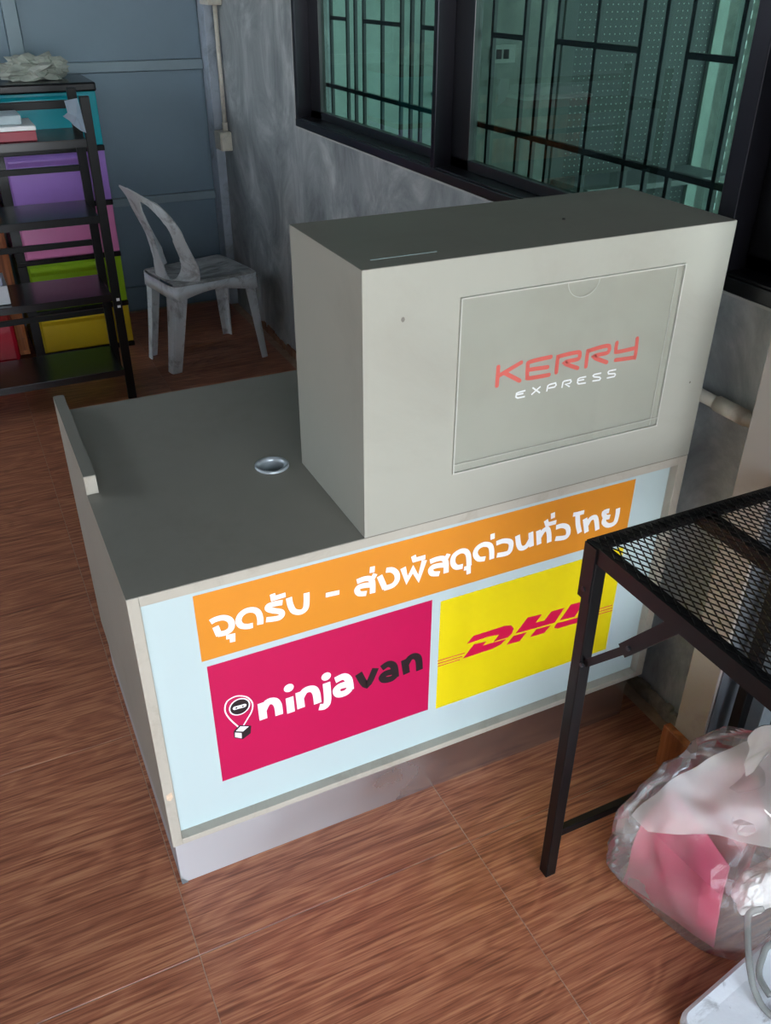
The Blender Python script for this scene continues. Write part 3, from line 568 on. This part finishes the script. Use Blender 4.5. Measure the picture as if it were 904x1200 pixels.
# seat: dished sheet with a turned-down rim
b = nb(); NU, NV = 28, 24; grid = []
for i in range(NU+1):
    row = []
    for j in range(NV+1):
        u = i/NU; v = j/NV*2-1
        x = -.185+.425*u; hw = .165+.025*math.sin(u*math.pi*.75)
        e = max(abs(v), abs(u*2-1)); z = SZ-.018*(1-v*v)*math.sin(math.pi*min(1, u*1.15+.02))*1.0
        if u > .93: z -= .012*((u-.93)/.07)**2
        if abs(v) > .9: z -= .02*((abs(v)-.9)/.1)**2
        row.append(b.verts.new(cw(x, v*hw, z)))
    grid.append(row)
for i in range(NU):
    for j in range(NV): b.faces.new((grid[i][j], grid[i+1][j], grid[i+1][j+1], grid[i][j+1]))
bmesh.ops.recalc_face_normals(b, faces=b.faces[:])
seat = obj('seat', b, M_monoseat, ch, True); md = seat.modifiers.new('s', 'SOLIDIFY'); md.thickness = .006; md.offset = -1
# apron rim under the seat
b = nb()
rim = [(-.185, -.16), (-.1, -.182), (.05, -.19), (.18, -.184), (.235, -.165), (.243, 0), (.235, .165), (.18, .184), (.05, .19), (-.1, .182), (-.185, .16), (-.195, 0)]
rs = cr_spline([(a, c, 0) for a, c in rim], 6, True); n = len(rs); top = []; bot = []
for i, p in enumerate(rs):
    side = abs(p.y)/.19; dep = .05-.018*math.cos((p.x+.0)/.2*math.pi/1.2)*(1 if side > .8 else .3)
    top.append(b.verts.new(cw(p.x, p.y, SZ-.012))); bot.append(b.verts.new(cw(p.x*1.012, p.y*1.02, SZ-.015-dep)))
for i in range(n): b.faces.new((top[i], top[(i+1) % n], bot[(i+1) % n], bot[i]))
bmesh.ops.recalc_face_normals(b, faces=b.faces[:])
o = obj('seat_rim', b, M_mono, ch, True); md = o.modifiers.new('s', 'SOLIDIFY'); md.thickness = .005; md.offset = 0
# legs: tapered angle sections
def leg(xt, yt, xf, yf, wt, wf):
    b = nb(); sx_ = 1 if xt > 0 else -1; sy_ = 1 if yt > 0 else -1; N = 8; rings = []
    for k in range(N+1):
        t = k/N; z = (SZ-.03)*(1-t); cx = xt+(xf-xt)*(t**1.25); cy = yt+(yf-yt)*t; w = wt+(wf-wt)*t**.7; rr = []
        for a, c in ((-w, .004), (-.012, .004), (0, 0), (.004, -.012), (.004, -w), (-.002, -w), (-.003, -.014), (-.014, -.003), (-w, -.002)):
            rr.append(b.verts.new(cw(cx+sx_*a, cy+sy_*c, z)))
        rings.append(rr)
    m = len(rings[0])
    for r0, r1 in zip(rings, rings[1:]):
        for i in range(m): b.faces.new((r0[i], r0[(i+1) % m], r1[(i+1) % m], r1[i]))
    b.faces.new(rings[0]); b.faces.new(rings[-1][::-1]); bmesh.ops.recalc_face_normals(b, faces=b.faces[:])
    return obj('leg', b, M_mono, ch)
leg(-.185, -.15, -.232, -.14, .075, .045); leg(-.185, .15, -.232, .14, .075, .045)
leg(.225, -.165, .25, -.205, .06, .032); leg(.225, .165, .25, .205, .06, .032)
# backrest: curved shell with two long openings beside a centre splat
b = nb(); NU, NV = 90, 90; vv = {}
TZ = (.43, .50, .58, .62, .66, .70, .74, .78, .82, .842)
TXC = (-.178, -.178, -.192, -.20, -.214, -.230, -.246, -.258, -.278, -.292)
TXE = (-.055, -.064, -.100, -.116, -.128, -.148, -.172, -.204, -.264, -.292)
def tab(T, z):
    for i in range(len(TZ)-1):
        if z <= TZ[i+1]: t_ = (z-TZ[i])/(TZ[i+1]-TZ[i]); return T[i]+(T[i+1]-T[i])*t_
    return T[-1]
def hole(u, v):
    z = .425+.417*v; q = (z-.61)/.175
    if abs(q) >= 1: return False
    hw = .27*(1-abs(q)**2.4)**.5
    return abs(abs(u)-.47-.06*max(0, q)) < hw
def bpnt(u, v):
    z = .425+.417*v; e = max(0, (z-.66)/.182)
    w = .20*math.sqrt(max(0, 1-e**2.2))
    if z < .47: w -= .02*((.47-z)/.045)
    x = tab(TXC, z)+(tab(TXE, z)-tab(TXC, z))*abs(u)**2.2
    return cw(x, u*w, z)
for i in range(NU+1):
    for j in range(NV+1):
        vv[i, j] = None
def gv(i, j):
    if vv[i, j] is None: vv[i, j] = b.verts.new(bpnt(i/NU*2-1, j/NV))
    return vv[i, j]
for i in range(NU):
    for j in range(NV):
        u = (i+.5)/NU*2-1; v = (j+.5)/NV
        if hole(u, v): continue
        b.faces.new((gv(i, j), gv(i+1, j), gv(i+1, j+1), gv(i, j+1)))
for _ in range(6): bmesh.ops.smooth_vert(b, verts=[v for v in b.verts if v.is_boundary], factor=.5, use_axis_x=True, use_axis_y=True, use_axis_z=True)
bmesh.ops.recalc_face_normals(b, faces=b.faces[:])
o = obj('backrest', b, M_mono, ch, True); md = o.modifiers.new('s', 'SOLIDIFY'); md.thickness = .007; md.offset = 0

# ---------------------------------------------------------------- conduit, boxes, pipe
cd_ = thing('conduit', 'cream conduit running up the wall corner behind the chair', 'conduit', (1.24, 3.44, 0))
b = nb(); tube(b, [(1.243, 3.5, .94), (1.243, 3.5, 1.50)], .011); obj('pipe', b, M_pvc, cd_, True)
b = nb(); tube(b, [(1.243, 3.5, .941), (1.243, 3.5, .98)], .014); obj('coupling', b, M_pvc, cd_, True)
sb_ = thing('switch_box', 'small cream socket box at the lower end of the conduit', 'switch box', (1.24, 3.44, .81))
obj('back_box', box(nb(), 1.203, 1.2595, 3.45, 3.56, .85, .94, .004), M_pvc, sb_); obj('cover', box(nb(), 1.198, 1.2028, 3.455, 3.555, .853, .937, .002), M_pvc, sb_)
b = box(nb(), 1.19, 1.2595, 3.43, 3.58, 1.501, 1.63, .005); jb = tag(obj('junction_box', b, M_pvc), 'cream junction box at the upper end of the conduit', 'junction box')
pp = thing('water_pipe', 'white plastic pipe along the wall right of the counter box', 'pipe', (1.235, 0, .87))
b = nb(); tube(b, [(1.235, .3, .872), (1.235, -.178, .872)], .0135, 16); obj('pipe', b, M_pvc, pp, True)
b = nb(); tube(b, [(1.235, -.02, .872), (1.235, -.1, .872)], .017, 16); obj('coupling', b, M_pvc, pp, True)
b = nb(); tube(b, [(1.258, .055, .856), (1.235, .055, .8535), (1.2165, .055, .872), (1.235, .055, .8905), (1.258, .055, .888)], .004, 6); obj('clip', b, mat('white_clip', 'e6e6e2', .4), pp, True)

# ---------------------------------------------------------------- plastic bag and contents
k = NT('milky_plastic_bag'); t = k.t; p = k.p; p.inputs['Base Color'].default_value = rgb('d9d6d2'); p.inputs['Roughness'].default_value = .25
t.nodes.remove(p)
vb = coords(k, (1, 1, 1)); nz = k.n('TexNoise', noise_type='RIDGED_MULTIFRACTAL', Scale=6, Detail=4, Distortion=1.2, Roughness=.5); k.l(vb, nz.inputs['Vector']); bmp = k.n('Bump', Strength=.9, Distance=.02); k.l(nz.outputs['Fac'], bmp.inputs['Height'])
tr = k.n('BsdfTransparent'); tr.inputs[0].default_value = (.95, .95, .95, 1); tl = k.n('BsdfTranslucent'); tl.inputs[0].default_value = rgb('efe9e2'); df = k.n('BsdfDiffuse'); df.inputs[0].default_value = rgb('e6dfd8'); gl = k.n('BsdfGlossy'); gl.inputs['Roughness'].default_value = .18
for q in (tl, df, gl): k.l(bmp.outputs[0], q.inputs['Normal'])
m1 = k.n('MixShader'); m1.inputs[0].default_value = .5; k.l(tl.outputs[0], m1.inputs[1]); k.l(df.outputs[0], m1.inputs[2])
nf = k.n('TexNoise', Scale=4, Detail=4); k.l(vb, nf.inputs['Vector']); mr = k.n('MapRange'); mr.inputs['From Min'].default_value = .35; mr.inputs['From Max'].default_value = .65; mr.inputs['To Min'].default_value = .10; mr.inputs['To Max'].default_value = .36; k.l(nf.outputs['Fac'], mr.inputs['Value'])
m2 = k.n('MixShader'); k.l(mr.outputs[0], m2.inputs[0]); k.l(tr.outputs[0], m2.inputs[1]); k.l(m1.outputs[0], m2.inputs[2])
frn = k.n('Fresnel', IOR=1.4); k.l(bmp.outputs[0], frn.inputs['Normal']); m3 = k.n('MixShader'); k.l(frn.outputs[0], m3.inputs[0]); k.l(m2.outputs[0], m3.inputs[1]); k.l(gl.outputs[0], m3.inputs[2]); k.l(m3.outputs[0], t.nodes['Material Output'].inputs[0])
M_bag = k.m
M_bag2 = M_bag.copy(); M_bag2.name = 'milky_plastic_double'
for nd in M_bag2.node_tree.nodes:
    if nd.bl_idname == 'ShaderNodeMapRange': nd.inputs['To Min'].default_value = .28; nd.inputs['To Max'].default_value = .6
bag = thing('plastic_bag', 'crumpled translucent plastic bag on the floor under the mesh table', 'bag', (.95, -.49, 0))
# ring outlines from floor to top, counter-clockwise from the left (-x) corner
RG = [
 (.004, [(.845, -.40), (.855, -.47), (.875, -.55), (.90, -.605), (.96, -.64), (1.05, -.605), (1.14, -.56), (1.16, -.47), (1.13, -.40), (1.05, -.365), (.96, -.36), (.89, -.37)]),
 (.09, [(.80, -.405), (.83, -.48), (.86, -.55), (.89, -.61), (.96, -.635), (1.06, -.61), (1.15, -.565), (1.175, -.47), (1.14, -.39), (1.05, -.36), (.95, -.36), (.86, -.37)]),
 (.17, [(.79, -.407), (.84, -.47), (.87, -.53), (.90, -.59), (.97, -.62), (1.06, -.62), (1.15, -.57), (1.17, -.47), (1.13, -.39), (1.05, -.365), (.94, -.36), (.86, -.37)]),
 (.25, [(.80, -.405), (.85, -.44), (.89, -.49), (.93, -.54), (.99, -.57), (1.06, -.57), (1.13, -.54), (1.15, -.46), (1.12, -.40), (1.05, -.37), (.95, -.365), (.87, -.375)]),
 (.31, [(.86, -.405), (.89, -.43), (.93, -.46), (.97, -.50), (1.01, -.52), (1.06, -.52), (1.11, -.50), (1.13, -.45), (1.10, -.41), (1.05, -.385), (.98, -.38), (.91, -.385)]),
 (.35, [(.94, -.41), (.96, -.43), (.98, -.45), (1.0, -.47), (1.03, -.48), (1.06, -.48), (1.09, -.47), (1.10, -.44), (1.08, -.42), (1.05, -.40), (1.01, -.395), (.97, -.40)])]
b = nb(); rows = []
rings = [[Vector((x, y, z)) for x, y in pts] for z, pts in RG]
dense = [cr_spline(r, 5, True) for r in rings]; n = len(dense[0])
cols_ = [cr_spline([d[i] for d in dense], 6) for i in range(n)]
H = len(cols_[0])
for j in range(H):
    row = []
    for i in range(n):
        p = cols_[i][j]; ctr = Vector((.98, -.48, p.z)); d = (p-ctr).normalized()
        a = noise.noise(Vector((p.x*9, p.y*9, p.z*7))); r_ = 1-2*abs(noise.noise(Vector((p.x*11+5, p.y*11, p.z*13+i*.02))))
        q = p+d*(.008*a+.011*r_)*(0.3+min(1, p.z/.08)) ; q.z = max(.003, q.z+.006*a*(j > 0)); row.append(b.verts.new(q))
    rows.append(row)
for r0, r1 in zip(rows, rows[1:]):
    for i in range(n): b.faces.new((r0[i], r0[(i+1) % n], r1[(i+1) % n], r1[i]))
b.faces.new(rows[0][::-1]); b.faces.new(rows[-1])
bmesh.ops.recalc_face_normals(b, faces=b.faces[:])
obj('bag_body', b, M_bag, bag)
# overhanging fold and knotted handle
def sheet(name, A, B_, nseg, nw, amp, seed):
    b = nb(); PA = cr_spline(A, nseg); PB = cr_spline(B_, nseg); rows = []
    for i, (p, q) in enumerate(zip(PA, PB)):
        rw = []
        for j in range(nw+1):
            t_ = j/nw; c = p.lerp(q, t_); c = c+Vector((noise.noise(c*16+Vector((seed, 0, 0))), noise.noise(c*16+Vector((0, seed, 0))), noise.noise(c*16)))*amp; rw.append(b.verts.new(c))
        rows.append(rw)
    for r0, r1 in zip(rows, rows[1:]):
        for j in range(nw): b.faces.new((r0[j], r0[j+1], r1[j+1], r1[j]))
    return obj(name, b, M_bag2, bag, True)
sheet('folded_flap', [(.80, -.42, .26), (.88, -.43, .33), (.97, -.44, .37), (1.08, -.46, .375), (1.15, -.49, .35)], [(.82, -.45, .235), (.88, -.50, .255), (.95, -.56, .262), (1.03, -.60, .25), (1.12, -.61, .23)], 8, 14, .012, 4)
sheet('handle', [(.985, -.50, .36), (.96, -.51, .42), (.935, -.51, .49), (.95, -.52, .515)], [(1.09, -.47, .36), (1.06, -.50, .42), (1.02, -.51, .49), (1.02, -.52, .50)], 6, 8, .012, 9)
# contents
def rotbox(c, s, rz, rx, m, name):
    b = nb(); box(b, -s[0]/2, s[0]/2, -s[1]/2, s[1]/2, -s[2]/2, s[2]/2, .006)
    bmesh.ops.subdivide_edges(b, edges=b.edges[:], cuts=3, use_grid_fill=True)
    Mx = Matrix.Translation(c) @ Matrix.Rotation(rz, 4, 'Z') @ Matrix.Rotation(rx, 4, 'X')
    for v in b.verts: v.co = Mx @ v.co+Vector((noise.noise(v.co*14), noise.noise(v.co*14+Vector((3, 1, 2))), 0))*.006
    return obj(name, b, m)
def hexa(name, lo_, hi_, m):
    b = nb(); vs = [b.verts.new(p) for p in lo_+hi_]; nn = len(lo_)
    b.faces.new(vs[:nn][::-1]); b.faces.new(vs[nn:])
    for i in range(nn): b.faces.new((vs[i], vs[(i+1) % nn], vs[nn+(i+1) % nn], vs[nn+i]))
    bmesh.ops.subdivide_edges(b, edges=b.edges[:], cuts=4, use_grid_fill=True)
    for v in b.verts: v.co += Vector((noise.noise(v.co*15), noise.noise(v.co*15+Vector((3, 1, 2))), noise.noise(v.co*15+Vector((7, 1, 5)))))*.006
    bmesh.ops.recalc_face_normals(b, faces=b.faces[:]); return obj(name, b, m)
o = hexa('pink_carton', [(.825, -.415, .03), (.90, -.60, .015), (.955, -.55, .015), (.93, -.40, .03)], [(.828, -.42, .232), (.91, -.572, .145), (.965, -.535, .15), (.93, -.395, .25)], mat('pink_card', 'cc4668', .5, var=.1)); tag(o, 'pink carton pressed against the left side inside the bag', 'carton')
o = hexa('red_packet', [(1.01, -.53, .02), (1.09, -.50, .02), (1.08, -.40, .02), (.97, -.40, .02)], [(1.005, -.525, .16), (1.09, -.50, .20), (1.08, -.41, .28), (.965, -.41, .27)], mat('red_card', 'a01426', .4, var=.15)); tag(o, 'dark red packet in the middle of the bag', 'packet')
o = crumple('crumpled_paper', (1.0, -.585, .125), (.055, .032, .06), 5, mat('white_sheet', 'e4e2dc', .6, var=.05), amp=.35, freq=1.1); tag(o, 'crumpled white sheet on the right inside the bag', 'paper')

# ---------------------------------------------------------------- white container lid, hose
cp = thing('plastic_container', 'low yellow plastic container with a dirty white lid beside the bag', 'container', (.95, -.9, 0))
def rrect(x0, x1, y0, y1, r, n=6, ang=R(9), piv=(.735, -.68)):
    P = []
    for cx, cy, a0 in ((x1-r, y1-r, 0), (x0+r, y1-r, 90), (x0+r, y0+r, 180), (x1-r, y0+r, 270)):
        for i in range(n+1):
            a = R(a0+90*i/n); P.append((cx+r*math.cos(a), cy+r*math.sin(a)))
    return [(piv[0]+(x-piv[0])*math.cos(ang)-(y-piv[1])*math.sin(ang), piv[1]+(x-piv[0])*math.sin(ang)+(y-piv[1])*math.cos(ang)) for x, y in P]
def loft(levels):
    b = nb(); rs = [[b.verts.new((x, y, z)) for x, y in P] for z, P in levels]
    for a, c in zip(rs, rs[1:]):
        for i in range(len(a)): b.faces.new((a[i], a[(i+1) % len(a)], c[(i+1) % len(a)], c[i]))
    b.faces.new(rs[0][::-1]); b.faces.new(rs[-1]); bmesh.ops.recalc_face_normals(b, faces=b.faces[:]); return b
X0, X1, Y0, Y1 = .722, 1.13, -1.15, -.68
obj('base', loft([(0, rrect(X0, X1-.012, Y0+.012, Y1-.008, .03)), (.034, rrect(X0-.008, X1-.002, Y0+.002, Y1-.001, .034))]), mat('yellow_plastic', 'd99a12', .4), cp)
obj('lid', loft([(.0345, rrect(X0, X1, Y0, Y1, .03)), (.048, rrect(X0, X1, Y0, Y1, .03)), (.055, rrect(X0+.008, X1-.008, Y0+.008, Y1-.008, .024)), (.052, rrect(X0+.03, X1-.03, Y0+.03, Y1-.03, .02))]),
    mat('dirty_white_plastic', 'e8ecee', .4, var=.05, vscale=8, stain='6e6c68', stain_amt=.8, stain_scale=11, lo=.54, hi=.68, bump=.8, bscale=16), cp)
k = NT('clear_hose'); k.p.inputs['Base Color'].default_value = rgb('b8bab4'); k.p.inputs['Roughness'].default_value = .2; k.p.inputs['Transmission Weight'].default_value = .6
b = nb(); tube(b, cr_spline([(.98, -.618, .12), (.949, -.615, .12), (.925, -.636, .115), (.904, -.661, .105), (.885, -.69, .09), (.875, -.717, .073), (.875, -.755, .0635), (.91, -.83, .0635), (1.0, -.85, .0635), (1.07, -.78, .0635), (1.04, -.69, .0635), (.98, -.658, .0635), (.94, -.672, .0635), (.91, -.695, .0635), (.90, -.73, .0635)], 8), .0062, 10)
tag(obj('clear_hose', b, k.m, None, True), 'clear plastic hose looped over the dirty white lid', 'hose')

# added unseen light that brightens the room behind the glass
lt = thing('interior_fill_light', 'unseen fill light added to brighten the room behind the glass', 'fill light', (2.2, 2.9, 2.85))
obj('fill_light_housing', box(nb(), 1.6, 2.6, 2.8, 3.0, 2.86, 2.9), M_in1, lt)
k = NT('fill_light_emitter'); k.p.inputs['Emission Color'].default_value = (.9, 1, .95, 1); k.p.inputs['Emission Strength'].default_value = 9
obj('fill_light_panel', box(nb(), 1.62, 2.58, 2.82, 2.98, 2.845, 2.86), k.m, lt)
# ---------------------------------------------------------------- outside ground
struct('ground', box(nb(), -14, 14, -16, -3.02, -.12, -.02), mat('outside_concrete', 'a9a69f', .8, var=.1))
for o in bpy.data.objects:
    if '_o' in o: del o['_o']
